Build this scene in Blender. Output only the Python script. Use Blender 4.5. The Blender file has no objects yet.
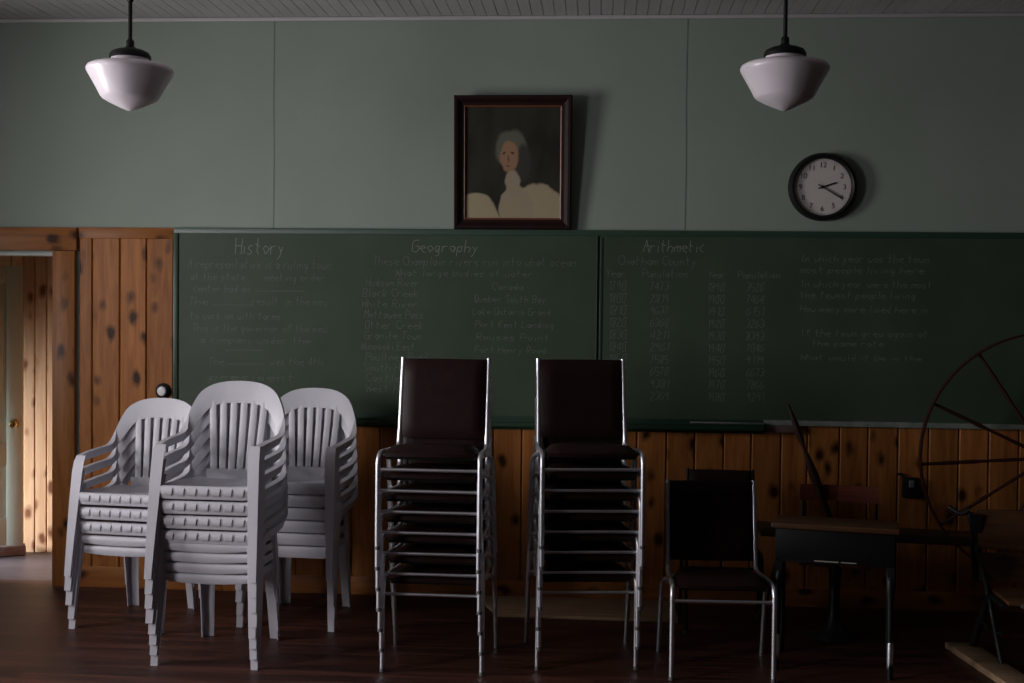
import bpy, math, random
from mathutils import Vector, Matrix
random.seed(7)
S = bpy.context.scene
COL = S.collection
R = math.radians

# ------------------------------------------------------------------ camera
FPX, ROLL = 1230.0, 0.0108
PITCH, YAW = 0.02637481, 0.07111903          # down, to the left
CAM = Vector((0, -7.1, 1.68))
cr, sr, cp, sp, cy, sy = math.cos(ROLL), math.sin(ROLL), math.cos(PITCH), math.sin(PITCH), math.cos(YAW), math.sin(YAW)
def to_world(x, y, w=1.0):                    # x right, y up, w forward, in the camera's frame
    X = x*cr - y*sr; Y = x*sr + y*cr
    a = X; b = w*cp + Y*sp; c = -w*sp + Y*cp
    return Vector((a*cy - b*sy, a*sy + b*cy, c))
def at(u, v, Y=None, Z=None):                 # point of the photo on a wall plane (Y) or a level plane (Z)
    d = to_world((u-512)/FPX, (341.5-v)/FPX)
    t = (Y-CAM.y)/d.y if Y is not None else (Z-CAM.z)/d.z
    return CAM + d*t
cam = bpy.data.objects.new('camera', bpy.data.cameras.new('camera')); COL.objects.link(cam)
cam.data.sensor_width = 36; cam.data.lens = FPX*36/1024; cam.data.clip_end = 100; cam.data.clip_start = .05
ex, eu, ef = to_world(1, 0, 0), to_world(0, 1, 0), to_world(0, 0, 1)
M4 = Matrix.Identity(4)
for i in range(3):
    M4[i][0] = ex[i]; M4[i][1] = eu[i]; M4[i][2] = -ef[i]; M4[i][3] = CAM[i]
cam.matrix_world = M4
S.camera = cam

# ------------------------------------------------------------------ world, daylight, exposure
w = bpy.data.worlds.new('sky'); S.world = w; w.use_nodes = True
w.node_tree.nodes['Background'].inputs[0].default_value = (.55, .68, .9, 1)
w.node_tree.nodes['Background'].inputs[1].default_value = .2
S.view_settings.view_transform = 'Standard'; S.view_settings.look = 'None'
S.view_settings.gamma = 1; S.view_settings.use_curve_mapping = False
S.view_settings.exposure = 0.0
WINS_L = [(-2.35, 1.1), (-4.6, 1.1), (-6.85, 1.1)]      # windows of the left wall: centre Y, width
WZ0, WZ1 = .95, 2.75
XL, XR, YB, H = -4.6, 5.2, -10.5, 3.365
def day(name, loc, rot, sx, sy_, power, color=(1, .96, .98), spread=180):
    l = bpy.data.lights.new(name, 'AREA'); l.shape = 'RECTANGLE'; l.size = sx; l.size_y = sy_
    l.energy = power; l.color = color; l.spread = R(spread)
    o = bpy.data.objects.new(name, l); COL.objects.link(o); o.location = loc; o.rotation_euler = rot
    return o
for (y, wd), pw, aim, down, sprd in zip(WINS_L, (88, 44, 3), (14, 40, 0), (0, 20, 0), (130, 95, 130)):     # brightest part of the sky lies behind the camera's left
    day('window_daylight', (XL-.52, y-.12*(aim > 0), (WZ0+WZ1)/2), (0, R(-90+down), R(aim)), WZ1-WZ0, wd, pw, spread=sprd)
day('vestibule_daylight', (-5.36, .0, .72), (R(66), 0, R(-42)), .55, .6, 50, (.86, .94, 1), 80)
day('vestibule_side_daylight', (-5.98, .38, .76), (0, R(-74), R(7)), .6, .4, 60, (1, .96, .93), 72)

# ------------------------------------------------------------------ materials
def nm(name, rough=.6, col=(.5,.5,.5), metal=0, spec=.5):
    m = bpy.data.materials.new(name); m.use_nodes = True
    b = m.node_tree.nodes['Principled BSDF']
    b.inputs['Base Color'].default_value = (*col, 1); b.inputs['Roughness'].default_value = rough
    b.inputs['Metallic'].default_value = metal; b.inputs['Specular IOR Level'].default_value = spec
    return m
def N(m, t, **kw):
    n = m.node_tree.nodes.new(t)
    for k, v in kw.items():
        if k in n.inputs: n.inputs[k].default_value = v
        else: setattr(n, k, v)
    return n
def L(m, a, b): m.node_tree.links.new(a, b)
def coords(m, scale=(1,1,1)):
    tc = N(m, 'ShaderNodeTexCoord'); mp = N(m, 'ShaderNodeMapping'); mp.inputs['Scale'].default_value = scale
    L(m, tc.outputs['Object'], mp.inputs[0]); return mp.outputs[0]
def ramp(m, fac, stops):
    r = N(m, 'ShaderNodeValToRGB'); e = r.color_ramp.elements
    e[0].position, e[0].color = stops[0][0], (*stops[0][1], 1)
    e[1].position, e[1].color = stops[1][0], (*stops[1][1], 1)
    for p, c in stops[2:]:
        x = e.new(p); x.color = (*c, 1)
    L(m, fac, r.inputs[0]); return r.outputs[0]
def mixc(m, fac, a, b, mode='MIX'):
    x = N(m, 'ShaderNodeMix', data_type='RGBA', blend_type=mode)
    for s, v in ((x.inputs[0], fac), (x.inputs[6], a), (x.inputs[7], b)):
        if hasattr(v, 'links'): L(m, v, s)
        elif isinstance(v, tuple): s.default_value = (*v, 1)
        else: s.default_value = v
    return x.outputs[2]
def bump(m, h, strength=.2, dist=.01):
    b = N(m, 'ShaderNodeBump'); b.inputs['Strength'].default_value = strength; b.inputs['Distance'].default_value = dist
    L(m, h, b.inputs['Height']); L(m, b.outputs[0], m.node_tree.nodes['Principled BSDF'].inputs['Normal'])
def base(m): return m.node_tree.nodes['Principled BSDF'].inputs['Base Color']

def mottled(name, c1, c2, rough=.6, scale=6, spec=.5, bs=.1, metal=0):
    m = nm(name, rough, c1, metal, spec)
    n = N(m, 'ShaderNodeTexNoise', Scale=scale, Detail=6.0); L(m, coords(m), n.inputs['Vector'])
    L(m, ramp(m, n.outputs[0], [(.3, c1), (.7, c2)]), base(m))
    if bs: bump(m, n.outputs[0], bs)
    return m
def wood(name, c1, c2, knot, rough=.5, axis='Z', knots=True, ks=1.0, tone=.35):
    """pine boards: stretched grain, a tone of its own per board, dark knots"""
    m = nm(name, rough, c1, 0, .22)
    st = {'Z': (9, 9, .8), 'X': (.8, 9, 9), 'Y': (9, .8, 9)}[axis]
    g = N(m, 'ShaderNodeNewGeometry')
    tc = N(m, 'ShaderNodeTexCoord')
    off = N(m, 'ShaderNodeVectorMath', operation='SCALE'); cmb = N(m, 'ShaderNodeCombineXYZ')
    for i in range(3): L(m, g.outputs['Random Per Island'], cmb.inputs[i])
    L(m, cmb.outputs[0], off.inputs[0]); off.inputs['Scale'].default_value = 7.3
    add = N(m, 'ShaderNodeVectorMath', operation='ADD'); L(m, tc.outputs['Object'], add.inputs[0]); L(m, off.outputs[0], add.inputs[1])
    mp = N(m, 'ShaderNodeMapping'); mp.inputs['Scale'].default_value = st; L(m, add.outputs[0], mp.inputs[0])
    n = N(m, 'ShaderNodeTexNoise', Scale=3.0, Detail=7.0, Roughness=.6, Distortion=.8); L(m, mp.outputs[0], n.inputs['Vector'])
    c = ramp(m, n.outputs[0], [(.28, c2), (.62, c1)])
    mm = N(m, 'ShaderNodeMapRange'); mm.inputs['To Min'].default_value = 1-tone; mm.inputs['To Max'].default_value = 1+tone*.35
    L(m, g.outputs['Random Per Island'], mm.inputs[0])
    sc = N(m, 'ShaderNodeVectorMath', operation='SCALE'); L(m, c, sc.inputs[0]); L(m, mm.outputs[0], sc.inputs['Scale'])
    c = sc.outputs[0]
    if knots:
        kst = {'Z': (8*ks, 8*ks, 5*ks), 'X': (5*ks, 8*ks, 8*ks), 'Y': (8*ks, 5*ks, 8*ks)}[axis]
        mk = N(m, 'ShaderNodeMapping'); mk.inputs['Scale'].default_value = kst; L(m, add.outputs[0], mk.inputs[0])
        nz = N(m, 'ShaderNodeTexNoise', Scale=1.6, Detail=2.0); L(m, mk.outputs[0], nz.inputs['Vector'])
        wv = N(m, 'ShaderNodeVectorMath', operation='ADD'); L(m, mk.outputs[0], wv.inputs[0])
        s2 = N(m, 'ShaderNodeVectorMath', operation='SCALE'); s2.inputs['Scale'].default_value = .35; L(m, nz.outputs[1], s2.inputs[0]); L(m, s2.outputs[0], wv.inputs[1])
        v = N(m, 'ShaderNodeTexVoronoi', Scale=1.0); L(m, wv.outputs[0], v.inputs['Vector'])
        k = ramp(m, v.outputs['Distance'], [(.13, (1,1,1)), (.16, (.75,.75,.75)), (.30, (0,0,0))])
        c = mixc(m, k, c, knot)
    L(m, c, base(m)); bump(m, n.outputs[0], .12, .004)
    return m

M = {}
M['plaster'] = mottled('green_wall_paint', (.265,.32,.265), (.29,.345,.29), .55, 2.2, .3, .03)
M['low_bounce'] = mottled('low_bounce_wall', (.05,.028,.018), (.035,.02,.013), .6, 3)  # unseen right and back walls made very dark so they bounce little light
M['pine'] = wood('knotty_pine', (.43,.165,.045), (.25,.085,.022), (.035,.011,.004), .42)
M['pine_h'] = wood('knotty_pine_rail', (.43,.165,.045), (.28,.095,.026), (.05,.016,.007), .42, 'X')
M['pine_pale'] = wood('pale_pine', (.60,.42,.28), (.46,.29,.17), (.12,.045,.02), .5)
M['board_green'] = mottled('slate_green', (.040,.064,.038), (.052,.080,.050), .5, 3.5, .35, .02)
M['frame_green'] = nm('green_board_frame', .4, (.026,.058,.036))
M['chalk'] = nm('chalk', .9, (.15,.175,.15))
M['chalk_bright'] = nm('chalk_heading', .9, (.27,.29,.26))
M['dust'] = mottled('chalk_dust', (.20,.21,.19), (.10,.13,.11), .9, 14)
M['white_trim'] = nm('white_trim_paint', .5, (.5,.48,.49))
M['ceil'] = mottled('ceiling_paint', (.48,.465,.47), (.56,.54,.55), .5, 3)
M['groove'] = nm('groove_dark', .9, (.03,.028,.028))
M['black_metal'] = nm('black_enamel', .5, (.006,.006,.006), 0, .3)
M['chrome'] = nm('chrome', .42, (.78,.79,.84), 1)
M['grey_cap'] = nm('grey_plastic_cap', .5, (.12,.12,.125))
M['vinyl'] = mottled('brown_black_vinyl', (.013,.0045,.004), (.018,.006,.005), .5, 30, .18, .05)
M['plastic'] = mottled('white_plastic', (.52,.51,.56), (.56,.55,.60), .42, 4, .4, .02)
M['glass_white'] = nm('opal_glass', .28, (.86,.80,.85), 0, .6)
M['glass_white'].node_tree.nodes['Principled BSDF'].inputs['Subsurface Weight'].default_value = .8
M['glass_white'].node_tree.nodes['Principled BSDF'].inputs['Subsurface Radius'].default_value = (.14,.14,.14)
M['door_paint'] = mottled('pale_green_door_paint', (.36,.41,.37), (.40,.45,.41), .4, 3)
M['brass'] = nm('brass', .3, (.6,.42,.2), 1)
M['porcelain'] = nm('porcelain', .15, (.88,.88,.9))
M['frame_dark'] = mottled('mahogany_frame', (.012,.004,.003), (.018,.006,.004), .55, 12, .2)
M['frame_lip'] = nm('gilt_lip', .4, (.16,.05,.025))
M['clock_face'] = nm('clock_face', .35, (.72,.67,.63))
M['ink'] = nm('black_ink', .6, (.012,.012,.012))
M['desk_wood'] = wood('worn_desk_wood', (.12,.058,.028), (.065,.03,.014), (.03,.01,.005), .4, 'X', False)
M['desk_red'] = wood('red_brown_desk_wood', (.20,.055,.035), (.12,.03,.02), (.03,.01,.005), .35, 'X', False)
M['iron'] = nm('cast_iron', .45, (.012,.013,.014), .3)
M['grey_wood'] = wood('pale_grey_board', (.36,.24,.15), (.25,.16,.09), (.1,.05,.03), .7, 'X', False)
M['stone'] = mottled('grey_block', (.20,.165,.18), (.12,.09,.10), .8, 18, .3, .4)
M['wheel_wood'] = nm('dark_red_wheel_wood', .5, (.032,.007,.005))
M['dark_wood'] = nm('dark_old_wood', .5, (.025,.011,.007))
M['paper'] = nm('paper', .8, (.45,.42,.36))
M['glass'] = nm('window_glass', .02, (.8,.85,.85)); M['glass'].node_tree.nodes['Principled BSDF'].inputs['Transmission Weight'].default_value = 1
# floor: narrow red-brown boards running along X
def floor_mat():
    m = nm('red_brown_floorboards', .32, (.05,.018,.012), 0, .4)
    v = coords(m, (1, 1, 1))
    br = N(m, 'ShaderNodeTexBrick', Scale=1.0); br.offset = .37
    br.inputs['Brick Width'].default_value = 2.6; br.inputs['Row Height'].default_value = .085
    br.inputs['Mortar Size'].default_value = .0022; br.inputs['Mortar Smooth'].default_value = .2
    br.inputs['Color1'].default_value = (.075,.027,.018,1); br.inputs['Color2'].default_value = (.034,.012,.009,1); br.inputs['Mortar'].default_value = (.006,.003,.002,1)
    L(m, v, br.inputs['Vector'])
    n = N(m, 'ShaderNodeTexNoise', Scale=1.0, Detail=6.0); L(m, coords(m, (1.5, 26, 1)), n.inputs['Vector'])
    g = ramp(m, n.outputs[0], [(.32, (.35,.35,.35)), (.66, (1.5,1.4,1.4))])
    L(m, mixc(m, 1.0, br.outputs[0], g, 'MULTIPLY'), base(m))
    r = N(m, 'ShaderNodeMapRange'); r.inputs['To Min'].default_value = .38; r.inputs['To Max'].default_value = .6
    L(m, n.outputs[0], r.inputs[0]); L(m, r.outputs[0], m.node_tree.nodes['Principled BSDF'].inputs['Roughness'])
    bump(m, br.outputs['Fac'], -.3, .003)
    return m
M['floor'] = floor_mat()

M['floor_grey'] = wood('grey_floorboards', (.085,.072,.085), (.05,.042,.05), (.05,.04,.04), .4, 'X', False)  # vestibule boards, greyer and paler than the room floor

# ------------------------------------------------------------------ mesh helpers
class MB:
    def __init__(s): s.v, s.f = [], []
    def add(s, vs, fs):
        o = len(s.v); s.v += [tuple(p) for p in vs]; s.f += [tuple(i+o for i in f) for f in fs]; return s
    def box(s, x0, x1, y0, y1, z0, z1, mat=None):
        vs = [Vector((x, y, z)) for x in (x0, x1) for y in (y0, y1) for z in (z0, z1)]
        if mat: vs = [mat @ p for p in vs]
        return s.add(vs, [(0,1,3,2),(4,6,7,5),(0,4,5,1),(2,3,7,6),(0,2,6,4),(1,5,7,3)])
    def tube(s, pts, r, n=10, caps=True):
        pts = [Vector(p) for p in pts]; rs = r if isinstance(r, (list, tuple)) else [r]*len(pts)
        vs, fs = [], []; up = None
        for i, p in enumerate(pts):
            t = (pts[min(i+1, len(pts)-1)] - pts[max(i-1, 0)]).normalized()
            if up is None: up = t.orthogonal().normalized()
            up = (up - t*up.dot(t)).normalized(); q = t.cross(up)
            for k in range(n):
                a = 2*math.pi*k/n; vs.append(p + (up*math.cos(a) + q*math.sin(a))*rs[i])
        for i in range(len(pts)-1):
            for k in range(n):
                a, b = i*n+k, i*n+(k+1) % n; fs.append((a, b, b+n, a+n))
        if caps: fs += [tuple(range(n-1, -1, -1)), tuple((len(pts)-1)*n+k for k in range(n))]
        return s.add(vs, fs)
    def lathe(s, prof, c=(0,0,0), n=40, axis='Z'):
        c = Vector(c); vs, fs = [], []
        for r, z in prof:
            for k in range(n):
                a = 2*math.pi*k/n; x, y = r*math.cos(a), r*math.sin(a)
                vs.append(c + (Vector((x, y, z)) if axis == 'Z' else Vector((x, -z, y)) if axis == 'Y' else Vector((z, x, y))))
        for i in range(len(prof)-1):
            for k in range(n):
                a, b = i*n+k, i*n+(k+1) % n; fs.append((a, b, b+n, a+n))
        return s.add(vs, fs)
    def slab(s, rows, th):
        """closed sheet from a grid of points rows[i][j]; th = offset vector or function(point)"""
        nr, nc = len(rows), len(rows[0]); A = [Vector(p) for r in rows for p in r]
        B = [p + (th(p) if callable(th) else Vector(th)) for p in A]; o = len(A); fs = []
        for i in range(nr-1):
            for j in range(nc-1):
                a = i*nc+j; q = (a, a+1, a+nc+1, a+nc); fs.append(q); fs.append(tuple(x+o for x in reversed(q)))
        rim = [j for j in range(nc)] + [i*nc+nc-1 for i in range(1, nr)] + [(nr-1)*nc+j for j in range(nc-2, -1, -1)] + [i*nc for i in range(nr-2, 0, -1)]
        for k in range(len(rim)):
            a, b = rim[k], rim[(k+1) % len(rim)]; fs.append((b, a, a+o, b+o))
        return s.add(A+B, fs)
    def prism(s, poly, y0, y1, mat=None):
        """outline in x,z given depth along y"""
        n = len(poly); vs = [Vector((x, y0, z)) for x, z in poly] + [Vector((x, y1, z)) for x, z in poly]
        if mat: vs = [mat @ p for p in vs]
        return s.add(vs, [tuple(range(n)), tuple(range(2*n-1, n-1, -1))] + [(i, i+n, (i+1) % n+n, (i+1) % n) for i in range(n)])
    def build(s, name, mat, parent=None, smooth=False, bevel=0, seg=2, sub=0):
        me = bpy.data.meshes.new(name); me.from_pydata(s.v, [], s.f)
        import bmesh
        bm = bmesh.new(); bm.from_mesh(me); bmesh.ops.recalc_face_normals(bm, faces=bm.faces)
        if bevel:
            bmesh.ops.bevel(bm, geom=[e for e in bm.edges if e.calc_face_angle(0) > R(35)], offset=bevel, segments=seg, affect='EDGES', profile=.5, clamp_overlap=True)
        bm.to_mesh(me); bm.free()
        me.materials.append(mat)
        if smooth or bevel:
            for p in me.polygons: p.use_smooth = True
            try: me.set_sharp_from_angle(angle=R(42))
            except Exception: pass
        o = bpy.data.objects.new(name, me); COL.objects.link(o)
        if sub: md = o.modifiers.new('sub', 'SUBSURF'); md.levels = md.render_levels = sub
        if parent: o.parent = parent
        return o
def tag(o, label=None, cat=None, group=None, kind=None):
    if label: o['label'] = label
    if cat: o['category'] = cat
    if group: o['group'] = group
    if kind: o['kind'] = kind
    return o
def thing(name, label, cat, loc=(0,0,0), rz=0, group=None):
    o = bpy.data.objects.new(name, None); COL.objects.link(o); o.location = loc; o.rotation_euler = (0, 0, rz)
    o.empty_display_size = .05
    return tag(o, label, cat, group)
def struct(o): o['kind'] = 'structure'; return o
def kids(o): return [c for c in bpy.data.objects if c.parent == o]
def copy_tree(o, parent=None):
    c = o.copy(); COL.objects.link(c); c.parent = parent
    for ch in kids(o): copy_tree(ch, c)
    return c
def bez(pts, n=6):
    """smooth path through points (Catmull-Rom)"""
    P = [Vector(p) for p in pts]; out = []
    for i in range(len(P)-1):
        a, b, c, d = P[max(i-1,0)], P[i], P[i+1], P[min(i+2, len(P)-1)]
        for k in range(n):
            t = k/n; out.append(.5*((2*b) + (c-a)*t + (2*a-5*b+4*c-d)*t*t + (3*b-a-3*c+d)*t**3))
    out.append(P[-1]); return out

# ------------------------------------------------------------------ the room
DX0, DX1, DZ = -4.02, -3.235, 1.985          # doorway in the front wall, left
WSZ = 2.135                                  # top of the pine / board line
struct(MB().box(XL-.3, XR+.3, YB-.3, .12, -.1, 0).build('floor', M['floor']))
struct(MB().box(-5.85, DX1+.02, .12, .98, -.1, 0).build('floor_vestibule', M['floor_grey']))
# beadboard ceiling: strips running in depth with v-grooves
c = MB(); c.box(XL-.3, XR+.3, YB-.3, .12, H+.012, H+.1); x = XL
g = MB(); 
k = 0
while x < XR:
    wd = .0655; dz = random.uniform(0, .0015)
    c.box(x+.0018, x+wd-.0018, YB, 0, H-dz, H+.013); x += wd
struct(c.build('ceiling', M['ceil']))
# front wall
p = MB()
p.box(XL-.3, XR+.3, 0, .12, WSZ, H+.1); p.box(DX1, XR+.3, 0, .12, -.1, WSZ); p.box(XL-.3, DX0, 0, .12, -.1, WSZ); p.box(DX0, DX1, 0, .12, DZ, WSZ)
struct(p.build('wall_front', M['plaster']))
# panel seams as narrow raised batten-less joints
for n, xs in enumerate((-1.917, .474)):
    s_ = MB(); pts = [(xs, WSZ), (xs+.002, 2.5), (xs-.003, 2.9), (xs, H)]
    s_.slab([[(a, -.0015, b), (a+.006, -.0015, b)] for a, b in pts], (0, .003, 0))
    struct(s_.build('trim_seam', mottled('seam_filler', (.16,.225,.185), (.19,.26,.21), .7)))  # seam strips in a darker green than the wall paint
t = MB(); t.box(XL, XR, -.018, 0, H-.024, H-.002)
struct(t.build('trim_ceiling', M['white_trim'], bevel=.005))
# other walls; the left one has three tall windows
lw = MB(); ys = [YB]
for y, wd in sorted(WINS_L): ys += [y-wd/2, y+wd/2]
ys.append(0.12)
for i in range(0, len(ys), 2): lw.box(XL-.32, XL, ys[i], ys[i+1], -.1, H+.1)
for i in range(1, len(ys)-1, 2):
    lw.box(XL-.32, XL, ys[i], ys[i+1], -.1, WZ0); lw.box(XL-.32, XL, ys[i], ys[i+1], WZ1, H+.1)
struct(lw.build('wall_left', M['plaster']))
def window(nme, place, wd, ht):
    """sash window frame built in x,z then moved by matrix"""
    f = MB()
    for a, b, c_, d in ((-wd/2, wd/2, 0, .06), (-wd/2, wd/2, ht-.06, ht), (-wd/2, wd/2, ht/2-.03, ht/2+.03)): f.box(a, b, -.03, .03, c_, d, place)
    for a in (-wd/2, wd/2-.05): f.box(a, a+.05, -.03, .03, 0, ht, place)
    for a in (-wd/6, wd/6): f.box(a-.012, a+.012, -.012, .012, 0, ht, place)
    for b in (ht*.25, ht*.75): f.box(-wd/2, wd/2, -.012, .012, b-.012, b+.012, place)
    return struct(f.build(nme, M['white_trim']))
for i, (y, wd) in enumerate(WINS_L):
    window('window_%d' % (i+1), Matrix.Translation((XL-.24, y, WZ0)) @ Matrix.Rotation(R(90), 4, 'Z'), wd, WZ1-WZ0)
struct(MB().box(XR, XR+.12, YB-.3, .12, -.1, H+.1).build('wall_right', M['low_bounce']))
struct(MB().box(XL-.3, XR+.3, YB-.12, YB, -.1, H+.1).build('wall_back', M['low_bounce']))

# pine panelling: left part full height to the board line, right part below the board
PW = .1655
def planks(mb, x0, x1, z0, z1, y=0, th=.02, seams=None, gap=.004):
    xs = [x0] + [s for s in seams if x0 < s < x1] + [x1]
    for a, b_ in zip(xs, xs[1:]):
        a += gap/2; b_ -= gap/2; bv = .006
        # board with chamfered long edges
        prof = [(a, y), (a, y-th+bv), (a+bv, y-th), (b_-bv, y-th), (b_, y-th+bv), (b_, y)]
        vs = [Vector((px, py, z0)) for px, py in prof] + [Vector((px, py, z1)) for px, py in prof]; n = 6
        mb.add(vs, [tuple(range(n)), tuple(range(2*n-1, n-1, -1))] + [(i, i+n, (i+1) % n+n, (i+1) % n) for i in range(n)])
seamL = [at(u, 350, Y=0).x for u in (93.5, 121, 147.5)]
XB0 = at(175, 320, Y=0).x                                     # left edge of the chalkboard
pl = MB(); planks(pl, at(80.5, 350, Y=0).x, XB0-.002, .12, 2.07, seams=seamL)
struct(pl.build('wall_front_pine_left', M['pine']))
pl = MB(); sx = [at(u, 440, Y=0).x for u in (637, 666.4, 694.7, 723.4, 751, 780.7, 807, 839, 867.5, 897.5, 928, 958, 988)]
x = sx[0]
while x > XB0: x -= PW; sx.append(x)
x = max(sx)
while x < XR: x += PW; sx.append(x)
planks(pl, XB0, XR, .10, 1.05, seams=sorted(sx))
struct(pl.build('wall_front_pine_right', M['pine']))
struct(MB().box(-3.075, XB0-.002, -.026, 0, 2.07, WSZ).build('trim_rail', M['pine_h'], bevel=.003))
struct(MB().box(-3.085, XB0+.3, -.026, 0, .0, .125).build('baseboard_left', M['pine_h'], bevel=.003))
struct(MB().box(XB0+.3, XR, -.024, 0, .0, .105).build('baseboard_front', M['pine_h'], bevel=.003))
# doorway casing
struct(MB().box(DX1, -3.098, -.03, .0, 0, 1.995).build('trim_door_casing_right', M['pine'], bevel=.004))
struct(MB().box(DX0-.14, DX0, -.03, .0, 0, 1.995).build('trim_door_casing_left', M['pine'], bevel=.004))
struct(MB().box(DX0-.16, -3.085, -.036, .0, 1.997, WSZ-.002).build('trim_door_casing_head', M['pine_h'], bevel=.004))
struct(MB().box(DX0, DX1, -.004, .125, DZ-.018, DZ-.001).build('trim_door_head_jamb', M['door_paint']))
struct(MB().box(DX1, DX1+.012, -.004, .125, 0, DZ-.018).build('trim_door_jamb', M['pine']))
# vestibule
vb = MB(); YV = .96
xs_ = [at(u, 450, Y=YV).x for u in (24, 35.8, 47, 58.5)]
wv_ = xs_[1]-xs_[0]; x = xs_[0]; sm = []
while x > -5.8: sm.append(x); x -= wv_
x = xs_[0]+wv_
while x < -3.1: sm.append(x); x += wv_
planks(vb, -5.8, -3.15, 0, 2.4, y=YV, th=.015, seams=sorted(sm), gap=.003)
struct(vb.build('wall_vestibule_back', M['pine_pale']))
struct(MB().box(-3.215, -3.15, .125, YV, 0, 2.4).build('wall_vestibule_right', M['pine']))
v = MB(); v.box(-5.85, -5.8, .12, .16, -.1, 2.4); v.box(-5.85, -5.8, .62, YV, -.1, 2.4); v.box(-5.85, -5.8, .16, .62, -.1, .4); v.box(-5.85, -5.8, .16, .62, 1.12, 2.4); v.box(-5.8, -5.64, .06, .12, -.1, 2.4); v.box(-5.07, XL-.3, .06, .12, -.1, 2.4); v.box(-5.64, -5.07, .06, .12, -.1, .4); v.box(-5.64, -5.07, .06, .12, 1.12, 2.4)
struct(v.build('wall_vestibule_left', M['plaster']))
struct(MB().box(-5.85, -3.1, .06, YV+.05, 2.4, 2.45).build('ceiling_vestibule', M['ceil']))
struct(MB().box(-5.85, -3.1, YV+.001, YV+.06, -.1, 2.4).build('wall_vestibule_outer', M['groove']))

# open panelled door in the vestibule (hinged at the left of the doorway, swung away)
dr = at(23.5, 450, Y=.84); dr.z = 0; 
hinge = dr - Vector((.77*math.cos(R(19)), .77*math.sin(R(19)), 0)); hinge.z = 0
DA = R(19)
door = bpy.data.objects.new('door_1', None); COL.objects.link(door); door.location = (hinge.x, hinge.y, .03); door.rotation_euler = (0, 0, DA); door['kind'] = 'structure'
DW, DH, st = .77, 1.90, .105
d = MB()
d.box(0, st, -.02, .02, 0, DH); d.box(DW-st, DW, -.02, .02, 0, DH)
for a, b_ in ((0, .225), (.575, .73), (DH-.115, DH)): d.box(st, DW-st, -.02, .02, a, b_)
d.build('door_frame', M['door_paint'], door, bevel=.003)
for a, b_ in ((.225, .575), (.73, DH-.115)):
    q = MB(); q.box(st-.002, DW-st+.002, -.008, .008, a-.002, b_+.002)
    q.box(st+.03, DW-st-.03, -.013, .013, a+.03, b_-.03)
    q.build('door_panel', M['door_paint'], door, bevel=.004)
kb = MB(); kb.lathe([(0,.0),(.028,.0),(.028,.006),(.01,.008),(.009,.035),(.022,.045),(.027,.06),(.018,.074),(0,.077)], (DW-.055, -.02, .855), 20, 'Y')
kb.build('door_knob', M['brass'], door, smooth=True)
# grey block lying against the open door
gp = at(6, 556, Z=0)
gb = MB().box(-.16, .13, -.06, .06, 0, .07).build('door_stop_block', M['stone'], None, bevel=.012)
gb.location = (gp.x-.02, gp.y+.02, 0); gb.rotation_euler = (0, 0, R(30)); tag(gb, 'rough grey block lying on the vestibule floor at the foot of the open door', 'doorstop')

# knob on the pine panelling left of the chalkboard
kp = at(163.5, 391, Y=-.02)
kt = thing('door_knob_set', 'white porcelain knob on a dark round plate, on the pine boards left of the chalkboard', 'knob', kp)
MB().lathe([(0,0),(.047,0),(.047,.006),(.036,.014),(.0,.015)], (0,0,0), 28, 'Y').build('rosette', M['black_metal'], kt, smooth=True)
MB().lathe([(.010,.012),(.011,.018),(.024,.022),(.028,.029),(.022,.037),(0,.040)], (0,0,0), 24, 'Y').build('knob', M['porcelain'], kt, smooth=True)

kq = at(203.5, 459, Y=-.02)
kt = thing('round_outlet', 'small white round fitting on a dark plate, seen through the nearest white stack', 'outlet', kq)
MB().lathe([(0,0),(.042,0),(.042,.006),(.034,.012),(.0,.013)], (0,0,0), 28, 'Y').build('plate', M['black_metal'], kt, smooth=True)
MB().lathe([(.028,.010),(.028,.022),(.022,.027),(0,.028)], (0,0,0), 24, 'Y').build('socket', M['porcelain'], kt, smooth=True)

# ------------------------------------------------------------------ chalkboard with its writing
GL = {}
def glyphs(txt):
    for line in txt.strip().split('\n'):
        ch, _, rest = line.partition(' ')
        GL[ch] = [[(int(s[i]), int(s[i+1])) for i in range(0, len(s)-1, 2)] for s in rest.split()]
glyphs('''A 022842 1545
C 4738180704134233
D 028002 02183742320202
G 4838180703123243453525
H 0208 4248 0545
M 0208254842
L 080242
S 4738180716344332120
O 1838474332120718
Q 18384743321207183142
F 020848 0535
E 48080242 0535
I 2228
K 0208 3804 1532
T 0848 2822
Y 0825 4825 2522
P 0208284745250505
W 0812264248
B 02083846350535423202
R 02083846350515424
a 35150413224435 3532
b 0208 04253644331203
c 3615041332
d 3832 34152504133234
e 0444351504133242
f 38271722 0636
g 35150413223435 353120100
h 0208 04254432
i 1512 1717
j 2521100 2727
k 0208 3603 1432
l 1812
m 0205 04152522 24354542
n 0205 04253532
o 1504132233442515
p 0500 04253533220303
q 35150413223435 3530
r 0205 04153535
s 35150414332202
t 1813223 0635
u 0503122232 3532
v 051235
w 0512233245
x 0532 3502
y 0523 351100
z 05350232
0 1806031232374818
1 1728 2822
2 07283647250242
3 0828463525443312032
4 38044 3832 0444
5 380805354332120
6 38060312334425
7 083812
8 1807163514031232354718
9 36150617283732
. 1212
, 1211
''')
def even(poly): return poly
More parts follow.
